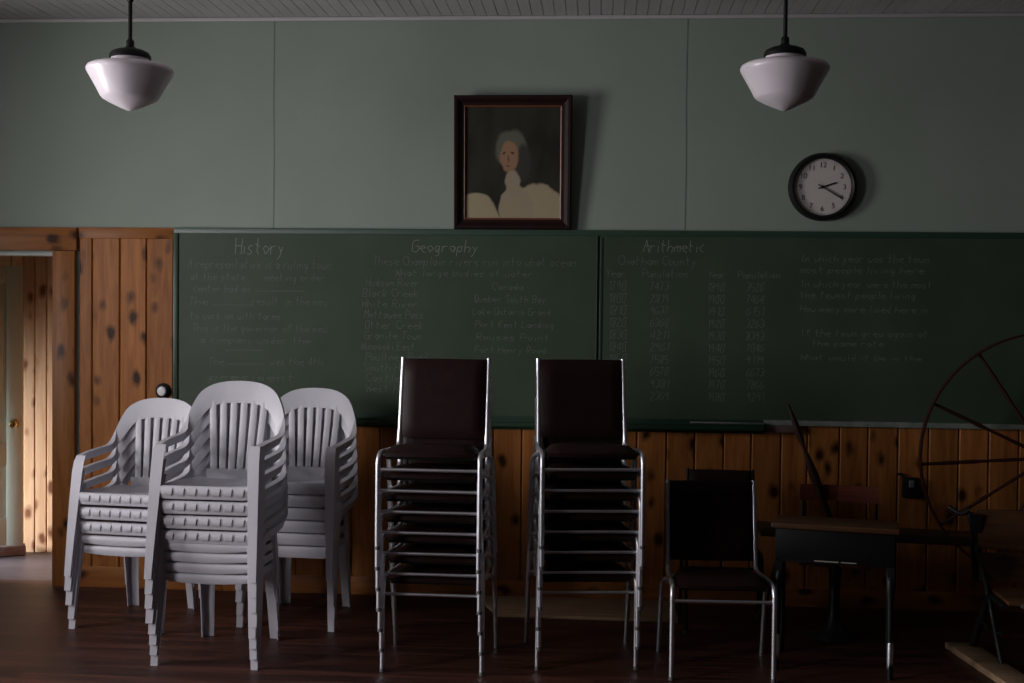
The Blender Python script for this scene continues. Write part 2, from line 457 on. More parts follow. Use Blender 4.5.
def write(mb, text, u, v, hpx, wpx=None, strength=.0011, slant=.15, Y=-.0262):
    """single-stroke handwriting; u, v = left end of the base line in photo pixels, hpx capital height, wpx total width"""
    o = at(u, v, Y=Y); s = hpx*.00577/6; adv = 5.0
    L_ = sum(3.0 if c_ == ' ' else 3.0 if c_ in 'il.,1' else adv for c_ in text)
    ax = (wpx*.00577/L_) if wpx else s*.8
    x = 0
    for c_ in text:
        if c_ == '_':
            mb.slab([[(o.x+x*ax, Y, o.z-strength), (o.x+x*ax, Y, o.z+strength)], [(o.x+(x+5)*ax, Y, o.z-strength), (o.x+(x+5)*ax, Y, o.z+strength)]], (0, .0006, 0)); x += 5; continue
        if c_ != ' ':
            for st_ in GL.get(c_, GL['o']):
                st_ = [q for q in st_]
                jit = [(px_+random.uniform(-.25, .25), pz_-2+random.uniform(-.2, .2)) for px_, pz_ in st_]
                for (a, b_), (c2, d2) in zip(jit, jit[1:]):
                    p0 = Vector((o.x+(x+a+b_*slant)*ax, 0, o.z+b_*s)); p1 = Vector((o.x+(x+c2+d2*slant)*ax, 0, o.z+d2*s))
                    t_ = p1-p0
                    if t_.length < 1e-5: continue
                    nrm = Vector((-t_.z, 0, t_.x)).normalized()*strength
                    mb.slab([[(p0.x-nrm.x, Y, p0.z-nrm.z), (p0.x+nrm.x, Y, p0.z+nrm.z)], [(p1.x-nrm.x, Y, p1.z-nrm.z), (p1.x+nrm.x, Y, p1.z+nrm.z)]], (0, .0006, 0))
        x += 3.0 if c_ in ' il.,1' else adv
# fix glyph strings that are stored with an odd digit: drop it
board = thing('chalkboard', 'long green chalkboard full of faint chalk lessons across the front wall', 'chalkboard', (0, 0, 0))
XB1 = XR-.02; XD = at(598, 330, Y=0).x
bz0 = 1.06
MB().box(XB0+.03, XD-.006, -.026, 0.0, bz0, WSZ-.03).build('writing_surface', M['board_green'], board)
MB().box(XD+.006, XB1, -.026, 0.0, bz0, WSZ-.03).build('writing_surface', M['board_green'], board)
f = MB(); f.box(XB0, XB1, -.032, 0, WSZ-.032, WSZ+.002); f.box(XB0, XB0+.028, -.034, 0, bz0-.05, WSZ-.032)
f.box(XD-.012, XD-.007, -.03, 0, bz0, WSZ-.04); f.box(XD+.006, XD+.022, -.03, 0, bz0, WSZ-.04)
f.build('frame', M['frame_green'], board, bevel=.003)
xe = at(764, 430, Y=-.06).x
MB().box(XB0, xe, -.085, 0, 1.005, 1.03).box(XB0, xe, -.085, -.075, 1.03, 1.045).box(XB0, xe, -.03, 0, .985, bz0+.002).build('chalk_tray', M['frame_green'], board, bevel=.003)
MB().box(at(690, 420, Y=-.05).x, xe, -.066, -.032, 1.03, 1.05).build('chalk_dust', M['dust'], board, bevel=.004)
MB().box(xe+.002, XB1, -.045, 0, 1.035, bz0+.004).build('ledge', M['dust'], board, bevel=.003)
MB().box(xe+.004, at(798, 430, Y=-.05).x, -.055, -.02, .995, 1.034).build('tray_end', mottled('worn_tray_end', (.16,.11,.09), (.10,.06,.05)), board, bevel=.004)
hist, geo, ari = MB(), MB(), MB()
for hd in (('History', 235, 254, 16, 52, .0016), ('Geography', 412, 252, 12, 68, .0014), ('Arithmetic', 643, 252, 12, 62, .0013)):
    mb = MB(); write(mb, *hd); mb.build('chalk_heading', M['chalk_bright'], board)
for tx, u, v_, h_, w_ in (('A representative is a ruling town', 188, 268, 10, 148), ('at the state      meeting order', 190, 280, 8, 140), ('center had an', 193, 292, 8, 60), ('The', 188, 305, 8, 22),
        ('result  in the new', 252, 305, 9, 78), ('to work on with farms', 190, 319, 8, 95), ('This is the governor of the new', 192, 331, 8, 140), ('a company under the', 200, 343, 8, 115),
        ('The', 208, 365, 8, 18), ('was the 4th', 270, 365, 8, 55), ('president', 210, 380, 8, 90)): 
    mb = MB(); write(mb, tx, u, v_, h_, w_); mb.build('chalk_line', M['chalk'], board)
for u, v_, w_ in ((255, 291, 50), (212, 305, 42), (225, 350, 38), (226, 364, 38)):
    for k in range(3): write(hist, '_', u+k*w_/3, v_, 8, w_/3, .0013)
hist.build('chalk_answer_blank', M['chalk'], board)
for tx, u, v_, h_, w_ in (('These Champlain rivers run into what ocean', 373, 265, 9, 205), ('What large bodies of water', 395, 276, 7, 140), ('Canada', 492, 290, 7, 32)): write(geo, tx, u, v_, h_, w_)
for k, tx in enumerate(('Hudson River', 'Black Creek', 'White River', 'Mettawee Pass', 'Otter Creek', 'Granite Town', 'Winooski East', 'Poultney Road', 'South Hero', 'Castle Hill', 'West Haven')): write(geo, tx, 363+random.uniform(-2, 3), 286+k*10.6, 8, random.uniform(54, 64))
for k, tx in enumerate(('Quebec South Bay', 'Lake Ontario Grand', 'Port Kent Landing', 'Rouses Point', 'Fort Henry Road')): write(geo, tx, 474+random.uniform(-2, 3), 302+k*12.7, 7, random.uniform(70, 88))
geo.build('chalk_geography_lesson', M['chalk'], board)
for tx, u, v_, h_, w_ in (('Chatham County', 618, 265, 9, 78), ('Year', 606, 277, 8, 20), ('Population', 642, 277, 8, 46), ('Year', 708, 278, 7, 18), ('Population', 738, 278, 7, 42)): write(ari, tx, u, v_, h_, w_)
for k in range(10):
    write(ari, str(1790+10*k), 608, 290+k*12.2, 9, 19); write(ari, str(random.randint(2100, 9800)), 650, 290+k*12.2, 8, 19)
    write(ari, str(1890+10*k), 707, 291+k*12.2, 8, 18); write(ari, str(random.randint(2100, 9800)), 746, 291+k*12.2, 8, 18)
for tx, u, v_, h_, w_ in (('In which year was the town', 800, 262, 8, 125), ('most people living here', 800, 273, 7, 120), ('In which year were the most', 800, 287, 7, 128), ('the fewest people living', 800, 298, 7, 112), ('How many more lived here in', 800, 312, 7, 124), ('If the town grew again at', 800, 336, 7, 124), ('the same rate', 812, 346, 6, 70), ('What would it be in the', 800, 360, 6, 118)):
    write(ari, tx, u, v_, h_, w_)
ari.build('chalk_arithmetic_lesson', M['chalk'], board)

# ------------------------------------------------------------------ picture above the board
pc = at(513.5, 229, Y=-.03); PWd, PHt = .675, .762
pic = thing('framed_portrait', 'dark framed old portrait leaning out above the chalkboard', 'picture', (at(512.3, 229, Y=-.03).x, -.004, WSZ+.004))
pic.rotation_euler = (R(4.2), 0, 0)
f = MB()
fw, ft = .052, .04
def frame_ring(mb, hw, z0, z1, prof):
    """mitred moulding: prof = list of (inset, y)"""
    rows = []
    for ins, y in prof:
        rows.append([(-hw+ins, y, z0+ins), (hw-ins, y, z0+ins), (hw-ins, y, z1-ins), (-hw+ins, y, z1-ins)])
    n = len(rows); vs = [p for r in rows for p in r]; fs = []
    for i in range(n):
        for j in range(4):
            a, b_ = i*4+j, i*4+(j+1) % 4; c_, d_ = ((i+1) % n)*4+(j+1) % 4, ((i+1) % n)*4+j
            fs.append((a, b_, c_, d_))
    mb.add(vs, fs)
frame_ring(f, PWd/2, 0, PHt, [(0, 0), (0, -.03), (.008, -.042), (.022, -.040), (.042, -.026), (.056, -.024), (.056, 0)])
f.build('frame', M['frame_dark'], pic, bevel=0)
f = MB(); frame_ring(f, PWd/2-.056, .056, PHt-.056, [(0, -.004), (0, -.022), (.004, -.024), (.010, -.020), (.010, -.004)]); f.build('inner_lip', M['frame_lip'], pic)
def poly_flat(pts, y, mat, name, dz=0):
    mb = MB(); mb.prism([(a, b_) for a, b_ in pts], y, y+.0006); return mb.build(name, mat, pic)
cw, ch0, ch1 = PWd/2-.064, .062, PHt-.062
canvas = nm('painted_canvas', .35, (.030,.030,.022))
tcn = coords(canvas, (1, 1, 1))
nz = N(canvas, 'ShaderNodeTexNoise', Scale=11.0, Detail=4.0); L(canvas, tcn, nz.inputs['Vector'])
wrp = N(canvas, 'ShaderNodeVectorMath', operation='MULTIPLY_ADD'); wrp.inputs[1].default_value = (.05, .05, .05)
L(canvas, nz.outputs[1], wrp.inputs[0]); L(canvas, tcn, wrp.inputs[2])
n2 = N(canvas, 'ShaderNodeTexNoise', Scale=9.0, Detail=5.0); L(canvas, coords(canvas, (1,1,.35)), n2.inputs['Vector'])
cc = ramp(canvas, n2.outputs[0], [(.35, (.022,.021,.015)), (.7, (.046,.044,.033))])
def blob(cc, cx, cz, rx, rz, col, soft=.15, ang=0):
    """soft brushed ellipse of colour on the canvas; cx, cz in metres from the frame's foot"""
    mp = N(canvas, 'ShaderNodeMapping', vector_type='TEXTURE'); mp.inputs['Location'].default_value = (cx+.025, .025, cz+.025); mp.inputs['Rotation'].default_value = (0, R(ang), 0); mp.inputs['Scale'].default_value = (rx, 1e3, rz)
    L(canvas, wrp.outputs[0], mp.inputs[0]); ln = N(canvas, 'ShaderNodeVectorMath', operation='LENGTH'); L(canvas, mp.outputs[0], ln.inputs[0])
    return mixc(canvas, ramp(canvas, ln.outputs['Value'], [(1-soft, (1,1,1)), (1+soft, (0,0,0))]), cc, col)
cream = (.40,.335,.215)
cc = blob(cc, -.22, .05, .15, .165, cream, .08)
cc = blob(cc, .14, .07, .17, .20, cream, .08, 10)
cc = blob(cc, .02, .10, .10, .16, (.37,.31,.21), .08)
cc = blob(cc, -.01, .46, .10, .12, (.13,.13,.10), .2)
cc = blob(cc, .06, .38, .055, .12, (.05,.05,.042), .3)
cc = blob(cc, .0, .265, .05, .085, (.36,.30,.21), .2)
cc = blob(cc, -.02, .415, .058, .095, (.33,.19,.11), .18)
for ex_, ez_ in ((-.047, .435), (.0, .435)): cc = blob(cc, ex_, ez_, .014, .008, (.07,.04,.025), .5)
cc = blob(cc, -.025, .40, .006, .025, (.13,.07,.045), .6)
cc = blob(cc, -.025, .365, .018, .005, (.12,.045,.035), .5)
L(canvas, cc, base(canvas))
MB().box(-cw, cw, -.012, -.004, ch0, ch1).build('canvas', canvas, pic)

# ------------------------------------------------------------------ wall clock
ckp = at(822, 187, Y=-.02)
ck = thing('wall_clock', 'round black-rimmed wall clock with a pale face, on the green wall at the right', 'clock', (ckp.x+.002, 0, ckp.z))
ck.rotation_euler = (R(2), 0, 0)
CR = .190
MB().lathe([(CR-.02, 0), (CR, .004), (CR+.002, .03), (CR-.006, .048), (CR-.018, .052), (CR-.028, .044), (CR-.031, .030), (CR-.031, .02)], (0,0,0), 64, 'Y').build('rim', M['black_metal'], ck, smooth=True)
MB().lathe([(0, .026), (CR-.026, .026), (CR-.026, .018), (0, .018)], (0,0,0), 48, 'Y').build('face', M['clock_face'], ck)
def ctext(txt, x, z, size, parent, mat, y=-.0268, name='numeral'):
    c_ = bpy.data.curves.new('numeral', 'FONT'); c_.body = txt; c_.size = size; c_.align_x = 'CENTER'; c_.align_y = 'CENTER'; c_.extrude = .0004; c_.materials.append(mat)
    t_ = bpy.data.objects.new('t', c_); COL.objects.link(t_); me = bpy.data.meshes.new_from_object(t_.evaluated_get(bpy.context.evaluated_depsgraph_get())); bpy.data.objects.remove(t_)
    o = bpy.data.objects.new(name, me); COL.objects.link(o); o.parent = parent; o.location = (x, y, z); o.rotation_euler = (R(90), 0, 0); return o
for h_ in range(1, 13):
    a = R(90-30*h_); ctext(str(h_), .123*math.cos(a), .123*math.sin(a), .042, ck, M['ink'])
tk = MB()
for k in range(60):
    a = R(6*k); r0 = .150 if k % 5 else .146
    tk.box(-.0008, .0008, -.0275, -.0262, r0, .155, Matrix.Rotation(a, 4, 'Y'))
tk.build('minute_marks', M['ink'], ck)
def hand(name, ang, l, wd, y, tail):
    mb = MB(); mb.prism([(-wd*.7, -tail), (wd*.7, -tail), (wd, l*.8), (0, l), (-wd, l*.8)], y, y-.0012, Matrix.Rotation(R(ang), 4, 'Y')); return mb.build(name, M['ink'], ck)
hand('hour_hand', 72, .088, .005, -.030, .025); hand('minute_hand', 120.5, .132, .004, -.033, .030)
MB().lathe([(0, .036), (.009, .036), (.009, .026)], (0,0,0), 16, 'Y').build('hub', M['ink'], ck)
cg = nm('clock_glass', .03, (1,1,1)); cg.node_tree.nodes['Principled BSDF'].inputs['Transmission Weight'].default_value = 1; cg.node_tree.nodes['Principled BSDF'].inputs['IOR'].default_value = 1.3
# a transparent pane with a clear-coat like sheen
cgm = bpy.data.materials.new('clock_lens'); cgm.use_nodes = True; nt = cgm.node_tree; nt.nodes.clear()
o_ = nt.nodes.new('ShaderNodeOutputMaterial'); mx = nt.nodes.new('ShaderNodeMixShader'); tr = nt.nodes.new('ShaderNodeBsdfTransparent'); gl = nt.nodes.new('ShaderNodeBsdfGlossy'); fr = nt.nodes.new('ShaderNodeFresnel')
gl.inputs['Roughness'].default_value = .06; mx.inputs[0].default_value = .07; nt.links.new(tr.outputs[0], mx.inputs[1]); nt.links.new(gl.outputs[0], mx.inputs[2]); nt.links.new(mx.outputs[0], o_.inputs[0])
MB().lathe([(0, .050), (.06, .0492), (.12, .046), (CR-.03, .041)], (0,0,0), 48, 'Y').build('lens', cgm, ck, smooth=True)

# ------------------------------------------------------------------ schoolhouse pendant lamps
def lamp(px, label):
    LY = CAM.y+5.55*1.0
    b_ = at(px, 111, Y=LY)
    t_ = thing('pendant_lamp', label, 'lamp', (b_.x, LY, b_.z), 0, 'schoolhouse pendant lamps')
    r_ = .199
    prof = [(0, 0), (.016, .003), (.05, .017), (.093, .037), (.124, .055), (.133, .066), (.149, .098), (.168, .132), (.185, .162), (.1935, .178), (.195, .188), (.189, .200), (.170, .209), (.13, .215), (.095, .219), (.086, .225), (.084, .247)]
    MB().lathe(prof, (0,0,0), 56).build('globe', M['glass_white'], t_, smooth=True)
    MB().lathe([(.0, .246), (.089, .239), (.093, .242), (.093, .252), (.084, .268), (.06, .279), (.028, .287), (.018, .297), (.018, .320), (.010, .330)], (0,0,0), 40).build('holder', M['black_metal'], t_, smooth=True)
    top = H-b_.z
    MB().lathe([(.0095, .325), (.0095, top-.05)], (0,0,0), 14).lathe([(.013, .50), (.016, .51), (.016, .535), (.013, .545)], (0,0,0), 16).build('rod', M['black_metal'], t_, smooth=True)
    MB().lathe([(.012, top-.08), (.03, top-.07), (.06, top-.03), (.065, top-.001), (0, top-.001)], (0,0,0), 28).build('ceiling_canopy', M['black_metal'], t_, smooth=True)
    return t_
lamp(130, 'white glass schoolhouse pendant lamp hanging above the pine panelling at the left')
lamp(784, 'white glass schoolhouse pendant lamp hanging just above the wall clock')

# ------------------------------------------------------------------ white plastic armchairs
def V2(a, b_, t): return a + (b_-a)*t
def plastic_chair(kind, label, group):
    """kind 'rib': tall arched back, notched front edge; kind 'plain': smooth front edge"""
    fwid = .252 if kind == 'rib' else .250 if kind == 'tall' else .243
    m = M['plastic']; root = thing('plastic_armchair', label, 'chair', (0,0,0), 0, group)
    # seat
    rows = []
    for i in range(13):
        v = i/12; y = -.225 + .43*v; hw = .222 - .035*v
        row = []
        for j in range(15):
            u_ = -1+2*j/14; z = .428 - .022*v - .012*(1-u_*u_)*math.sin(math.pi*min(1, v*1.1)) + (.006 if abs(u_) > .93 else 0)
            row.append((hw*u_, y, z))
        rows.append(row)
    bow = 0 if kind == 'rib' else .018
    def lip(dy, dz): return [(p[0], p[1]+dy, p[2]+dz - bow*(p[0]/.222)**2*0) for p in rows_base]
    rows_base = rows[0]
    drop = .044 if kind == 'plain' else .056
    rows = [lip(-.006, -drop), lip(-.012, -drop*.55), lip(-.010, -.008), lip(-.004, -.001)] + rows[0:]
    if kind == 'plain':   # gently arched lower edge
        rows[0] = [(p[0], p[1], p[2] + .012*(p[0]/.222)**2) for p in rows[0]]
    mb = MB(); mb.slab(rows, (0, .002, -.005))
    for sgn in (-1, 1):   # side skirts
        pts = [[(sgn*(.222-.035*v), -.225+.43*v, .430-.022*v), (sgn*(.226-.035*v), -.225+.43*v, .396-.018*v)] for v in [k/8 for k in range(9)]]
        mb.slab(pts, (-sgn*.004, 0, 0))
    mb.slab([[(-.187, .205, .408), (.187, .205, .408)], [(-.187, .209, .380), (.187, .209, .380)]], (0, -.004, 0))
    seat = mb.build('seat', m, root, smooth=True)
    if kind == 'rib':                     # raised notches along the front edge
        nb = MB()
        for k in range(7):
            x = -.171+.057*k
            nb.slab([[(x-.023, -.2375, .418), (x+.023, -.2375, .418)], [(x-.021, -.2420, .408), (x+.021, -.2420, .408)], [(x-.019, -.2420, .392), (x+.019, -.2420, .392)], [(x-.016, -.2370, .384), (x+.016, -.2370, .384)]], (0, .006, 0))
        nb.build('notched_edge', m, seat, smooth=True)
    # back and arm loop: outer and inner edges of one broad band
    def backy(x, z): return .195 + .17*(z-.42) - .55*x*x
    out_ = [(0, backy(0,.88), .888), (.07, None, .884), (.135, None, .869), (.190, None, .835), (.224, None, .780), (.247, .207, .715), (.260, .180, .664), (.265, .130, .636), (.267, .0, .627), (.263, -.10, .621), (.255, -.180, .612)]
    inn_ = [(0, backy(0,.78), .779), (.06, None, .777), (.110, None, .769), (.150, None, .748), (.182, None, .708), (.214, .198, .652), (.240, .167, .608), (.252, .115, .593), (.255, .0, .586), (.252, -.10, .579), (.246, -.177, .570)]
    fix = lambda L_: [Vector((x, backy(x, z) if y is None else y, z)) for x, y, z in L_]
    o_, i_ = bez(fix(out_), 3), bez(fix(inn_), 3)
    ncut = 15          # points belonging to the arch
    arch = MB(); A = [(o_[k], i_[k]) for k in range(ncut+1)]
    full = [(Vector((-a.x, a.y, a.z)), Vector((-b_.x, b_.y, b_.z))) for a, b_ in reversed(A[1:])] + A
    arch.slab([[a, V2(a, b_, .5)+Vector((0,-.003,0)), b_] for a, b_ in full], (0, .005, 0))
    # rolled rim behind the outer edge
    arch.slab([[a, a+Vector((0, .022, -.004 if abs(a.x) < .2 else 0))] for a, b_ in full], lambda p: Vector((-.004 if p.x > .1 else .004 if p.x < -.1 else 0, 0, -.004)))
    # slats fan out towards the top
    for k in range(6):
        xt, xb = (-2.5+k)*.0535, (-2.5+k)*.0425
        hw = .0165
        rws = []
        for i in range(9):
            v = i/8; z = .405 + (.79-.405)*v; x = xb+(xt-xb)*v; 
            hh = hw + (.004 if v < .05 else 0)
            rws.append([(x-hh, backy(x, z)+.002, z), (x, backy(x, z)-.002, z), (x+hh, backy(x, z)+.002, z)])
        arch.slab(rws, (0, .005, 0))
    # plain lower panel where slats meet the seat
    arch.slab([[(x, backy(x, z)-.006, z) for x in [(-1+2*j/8)*(.135+.02*(z-.4)/.1) for j in range(9)]] for z in (.400, .43, .455)], (0, .005, 0))
    arch.build('backrest', m, root, smooth=True)
    for sgn in (-1, 1):
        mi = lambda p: Vector((sgn*p.x, p.y, p.z))
        arm = MB(); B_ = [(o_[k], i_[k]) for k in range(ncut, len(o_))]
        arm.slab([[mi(a), mi(b_)] for a, b_ in B_], (-sgn*.005, 0, 0))
        arm.slab([[mi(a), mi(a)+Vector((-sgn*(.030 if k > 3 else .006+.006*k), 0, .002))] for k, (a, b_) in enumerate(B_)], (0, 0, -.005))
        arm.build('arm', m, root, smooth=True)
        # front leg: angle section, front and outer side faces, rising to the arm
        lg = MB(); fr_, sd = [], []
        for z, xo, yo, wf, ws in ((0, fwid+.014, -.282, .033, .036), (.2, fwid+.012, -.262, .042, .048), (.40, fwid+.009, -.240, .052, .060), (.53, fwid+.006, -.222, .056, .075), (.585, fwid+.004, -.206, .056, .085), (.614, fwid+.000, -.186, .050, .09)):
            fr_.append([(sgn*xo, yo, z), (sgn*(xo-wf), yo+.002, z)]); sd.append([(sgn*xo, yo, z), (sgn*xo*1.0, yo+ws, z)])
        lg.slab(fr_, (0, .004, 0)); lg.slab(sd, (-sgn*.004, 0, 0))
        z0_ = fr_[0]; lg.box(min(sgn*(fwid+.014), sgn*(fwid-.019)), max(sgn*(fwid+.014), sgn*(fwid-.019)), -.282, -.246, 0, .004)
        lg.build('leg', m, root, smooth=True)
        # rear leg: broad, slightly splayed
        lg = MB(); bk = .195 if kind == 'plain' else .20
        rw = [[(sgn*(bk+dx), yo, z), (sgn*(bk+dx-wf), yo+.004, z)] for z, dx, yo, wf in ((0, .004, .262, .052), (.2, 0, .236, .058), (.40, -.008, .208, .066))]
        sw = [[(sgn*(bk+dx), yo, z), (sgn*(bk+dx), yo-ws, z)] for z, dx, yo, ws in ((0, .004, .262, .034), (.2, 0, .236, .04), (.40, -.008, .208, .06))]
        lg.slab(rw, (0, -.004, 0)); lg.slab(sw, (-sgn*.004, 0, 0))
        lg.build('leg', m, root, smooth=True)
    return root
ORD = ['bottom', 'second', 'third', 'fourth', 'fifth', 'sixth', 'seventh', 'top']
def stack_words(i, n, where):
    if i == n-1: return 'topmost white plastic armchair of ' + where
    if i == 0: return 'lowest white plastic armchair of ' + where + ', standing on the floor'
    if i == n-2: return 'white plastic armchair second from the top of ' + where
    return 'white plastic armchair ' + ORD[i] + ' from the floor in ' + where
protos = {k: plastic_chair(k, 'x', 'white plastic armchairs') for k in ('rib', 'plain', 'tall')}
used = {k: False for k in protos}
def place_plastic(kind, x, y, z, rz, label, group):
    if not used[kind]: o = protos[kind]; used[kind] = True
    else: o = copy_tree(protos[kind])
    o.location = (x, y, z); o.rotation_euler = (0, 0, rz); o['label'] = label; o['group'] = group
def plastic_stack(x, y, rz, kinds, where, group, p_rib, p_plain, gap, dy=.011):
    z = 0; n = len(kinds)
    for i, k in enumerate(kinds):
        if i: z += (p_plain if k == 'plain' else gap if kinds[i-1] == 'plain' else p_rib)
        d = dy*i; j = random.uniform(-.002, .002)
        place_plastic(k, x + d*math.sin(rz)+j, y - d*math.cos(rz), z, rz+R(random.uniform(-.4, .4)), stack_words(i, n, where), group)
plastic_stack(-2.435, -.70, R(-6.9), ['plain']*2+['rib']*3, 'the left stack beside the doorway', 'white armchairs in the left stack', .0765, .054, .073, .008)
plastic_stack(-1.802, -1.27, R(-2.5), ['plain']*4+['rib']*4, 'the tallest, nearest white stack', 'white armchairs in the nearest stack', .0705, .051, .053, .008)
plastic_stack(-1.595, -.56, R(-4.0), ['tall']*6, 'the right-hand white stack, nearer the board', 'white armchairs in the right-hand white stack', .068, .068, .068, .008)

# ------------------------------------------------------------------ black vinyl chairs with chrome tube frames
def vinyl_chair(label, group):
    root = thing('stacking_chair', label, 'chair', (0,0,0), 0, group)
    # seat cushion, rounded and domed
    def cushion(w0, w1, d0, d1, base_, th, axis, nx=13, ny=11):
        """superellipse pillow; w0/w1 widths at the two ends of d"""
        mb = MB(); top, bot = [], []
        for i in range(ny):
            v = i/(ny-1); row_t, row_b = [], []
            for j in range(nx):
                u_ = -1+2*j/(nx-1); e = max(abs(u_), abs(2*v-1))
                # corner rounding
                uu, vv = u_, 2*v-1
                k_ = math.sqrt(max(0, 1-(.10 if axis == 'seat' else .012)*(uu*vv)**2*1.6)); 
                X = (w0+(w1-w0)*v)*.5*uu*k_; D = (d0+d1)/2 + (d1-d0)/2*vv*k_
                e_ = 6 if axis == 'seat' else 14; h = (1-abs(uu)**e_)**.5*(1-abs(vv)**e_)**.5
                t_ = th*(.30+.70*h)
                if axis == 'seat': row_t.append((X, D, base_(D)+t_)); row_b.append((X, D, base_(D)-.002*h))
                else: row_t.append((X, base_(D)-t_*.75 - .25*X*X*0, D)); row_b.append((X, base_(D)+t_*.25, D))
            top.append(row_t); bot.append(row_b)
        n_ = nx; o = nx*ny; vs = [p for r in top for p in r] + [p for r in bot for p in r]; fs = []
        for i in range(ny-1):
            for j in range(nx-1):
                a = i*n_+j; q = (a, a+1, a+n_+1, a+n_); fs += [q, tuple(x+o for x in reversed(q))]
        rim = list(range(nx)) + [i*nx+nx-1 for i in range(1, ny)] + [(ny-1)*nx+j for j in range(nx-2, -1, -1)] + [i*nx for i in range(ny-2, 0, -1)]
        for k in range(len(rim)):
            a, b_ = rim[k], rim[(k+1) % len(rim)]; fs.append((b_, a, a+o, b_+o))
        return mb.add(vs, fs)
    cushion(.450, .385, -.225, .185, lambda y: .418-.03*(y+.2)/.4, .056, 'seat').build('seat', M['vinyl'], root, smooth=True)
    by = lambda z: .213+.20*(z-.44)
    cushion(.408, .404, .462, .843, lambda z: by(z), .034, 'back').build('backrest', M['vinyl'], root, smooth=True)
    # seat pan under the cushion
    MB().slab([[(-.20, -.19, .415), (.20, -.19, .415)], [(-.18, .17, .388), (.18, .17, .388)]], (0, 0, -.010)).build('seat_pan', M['black_metal'], root)
    for s_ in (-1, 1):
        leg = bez([(s_*.231, -.222, .0), (s_*.231, -.220, .34), (s_*.2305, -.216, .395), (s_*.229, -.196, .425), (s_*.227, -.155, .433)], 5)
        l_ = MB().tube([leg[0]] + leg[4:], .0115, 12).build('leg', M['chrome'], root, smooth=True)
        MB().lathe([(0, 0), (.0122, 0), (.0122, .014), (.0117, .016)], (s_*.231, -.222, 0), 14).build('foot_cap', M['grey_cap'], l_, smooth=True)
        MB().tube(bez([(s_*.227, -.157, .433), (s_*.223, .0, .425), (s_*.216, .150, .418), (s_*.214, .200, .428), (s_*.213, .216, .465), (s_*.212, .232, .53)], 5) + [Vector((s_*.211, by(.84)+.006, .845))], .0122, 12).build('back_post', M['chrome'], root, smooth=True)
        rl = MB().tube(bez([(s_*.229, -.05, .413), (s_*.231, .06, .40), (s_*.247, .12, .37), (s_*.250, .16, .28), (s_*.252, .235, .0)], 5), .0112, 12).build('leg', M['chrome'], root, smooth=True)
        MB().lathe([(0, 0), (.0122, 0), (.0122, .014), (.0117, .016)], (s_*.252, .235, 0), 14).build('foot_cap', M['grey_cap'], rl, smooth=True)
    MB().tube([(-.231, -.218, .362), (.231, -.218, .362)], .0075, 10).build('stretcher', M['chrome'], root, smooth=True)
    MB().tube([(-.215, .165, .395), (.215, .165, .395)], .0075, 10).build('rear_rail', M['chrome'], root, smooth=True)
    return root
proto = vinyl_chair('x', 'x'); first = True
def place_vinyl(x, y, z, rz, label, group, scale=1):
    global first
    o = proto if first else copy_tree(proto); first = False
    o.location = (x, y, z); o.rotation_euler = (0, 0, rz); o.scale = (scale, scale, 1); o['label'] = label; o['group'] = group; return o
def vinyl_words(i, n, where):
    if i == n-1: return 'topmost dark vinyl chair of ' + where + ', its whole backrest showing'
    if i == 0: return 'lowest dark vinyl chair of ' + where + ', standing on the floor'
    return 'dark vinyl chair with chrome legs, ' + ORD[i] + ' from the floor in ' + where
for (sx_, sy_, rz, where, grp) in ((-.750, -1.30, R(-1.3), 'the left black stack', 'chairs in the left black stack'), (-.068, -1.165, R(7.5), 'the right black stack', 'chairs in the right black stack')):
    for i in range(7):
        d_ = .021*i; place_vinyl(sx_ + d_*math.sin(rz)+random.uniform(-.003, .003), sy_ - d_*math.cos(rz), .0985*i, rz+R(random.uniform(-.5, .5)), vinyl_words(i, 7, where), grp)
place_vinyl(.568, -1.275, 0, R(2), 'single dark vinyl chair with chrome legs standing left of the school desk', 'dark vinyl chairs standing alone')
hc = place_vinyl(.665, -.50, -.0, R(-2), 'dark chair almost hidden behind the single vinyl chair, by the pine wall', 'dark vinyl chairs standing alone', .84)
hc.scale = (.84, .84, .955)
for c_ in kids(hc):                              # this one's tubes are painted black
    if c_.name.startswith(('back_post', 'leg', 'stretcher', 'rear_rail')): c_.data = c_.data.copy(); c_.data.materials[0] = M['black_metal']

# ------------------------------------------------------------------ pale board lying on the floor behind the black stacks
pb = MB(); pts = [(-.535, -.45), (.44, -.47), (.44, -.035), (-.70, -.035)]
vs = [(x, y, 0) for x, y in pts] + [(x, y, .018) for x, y in pts]
pb.add(vs, [(0,1,2,3), (7,6,5,4)] + [(i, (i+1) % 4, (i+1) % 4+4, i+4) for i in range(4)])
tag(pb.build('wooden_board', M['pine_pale'] if False else M['grey_wood'], None, bevel=.002), 'pale wooden board lying flat on the floor against the pine wall', 'board')

# ------------------------------------------------------------------ school desk with its seat, facing the room
def Mtx(x, y, rz): return Matrix.Translation((x, y, 0)) @ Matrix.Rotation(rz, 4, 'Z')
DKX, DKY = at(833, 530, Z=.665).x, -1.33
dk = thing('school_desk', 'old school desk with wooden top, dark box and a seat attached behind', 'desk', (DKX, DKY, 0), R(-12))
dw = .288
MB().box(-dw, dw, -.03, .33, .0, .028, Matrix.Translation((0,0,.668)) @ Matrix.Rotation(R(-3.5), 4, 'X')).build('desk_top', M['desk_wood'], dk, bevel=.008)
bx = MB(); bx.prism([(-.268, .52), (.268, .52), (.268, .666), (-.268, .666)], -.005, .008); bx.box(-.268, -.258, .0, .30, .52, .65); bx.box(.258, .268, .0, .30, .52, .65); bx.box(-.268, .268, 0, .30, .51, .522)
bx.build('book_box', M['black_metal'], dk, bevel=.003)
MB().box(-.09, .02, -.012, .05, .5225, .5265).box(.03, .10, -.010, .04, .5225, .5255).build('paper', M['paper'], dk)
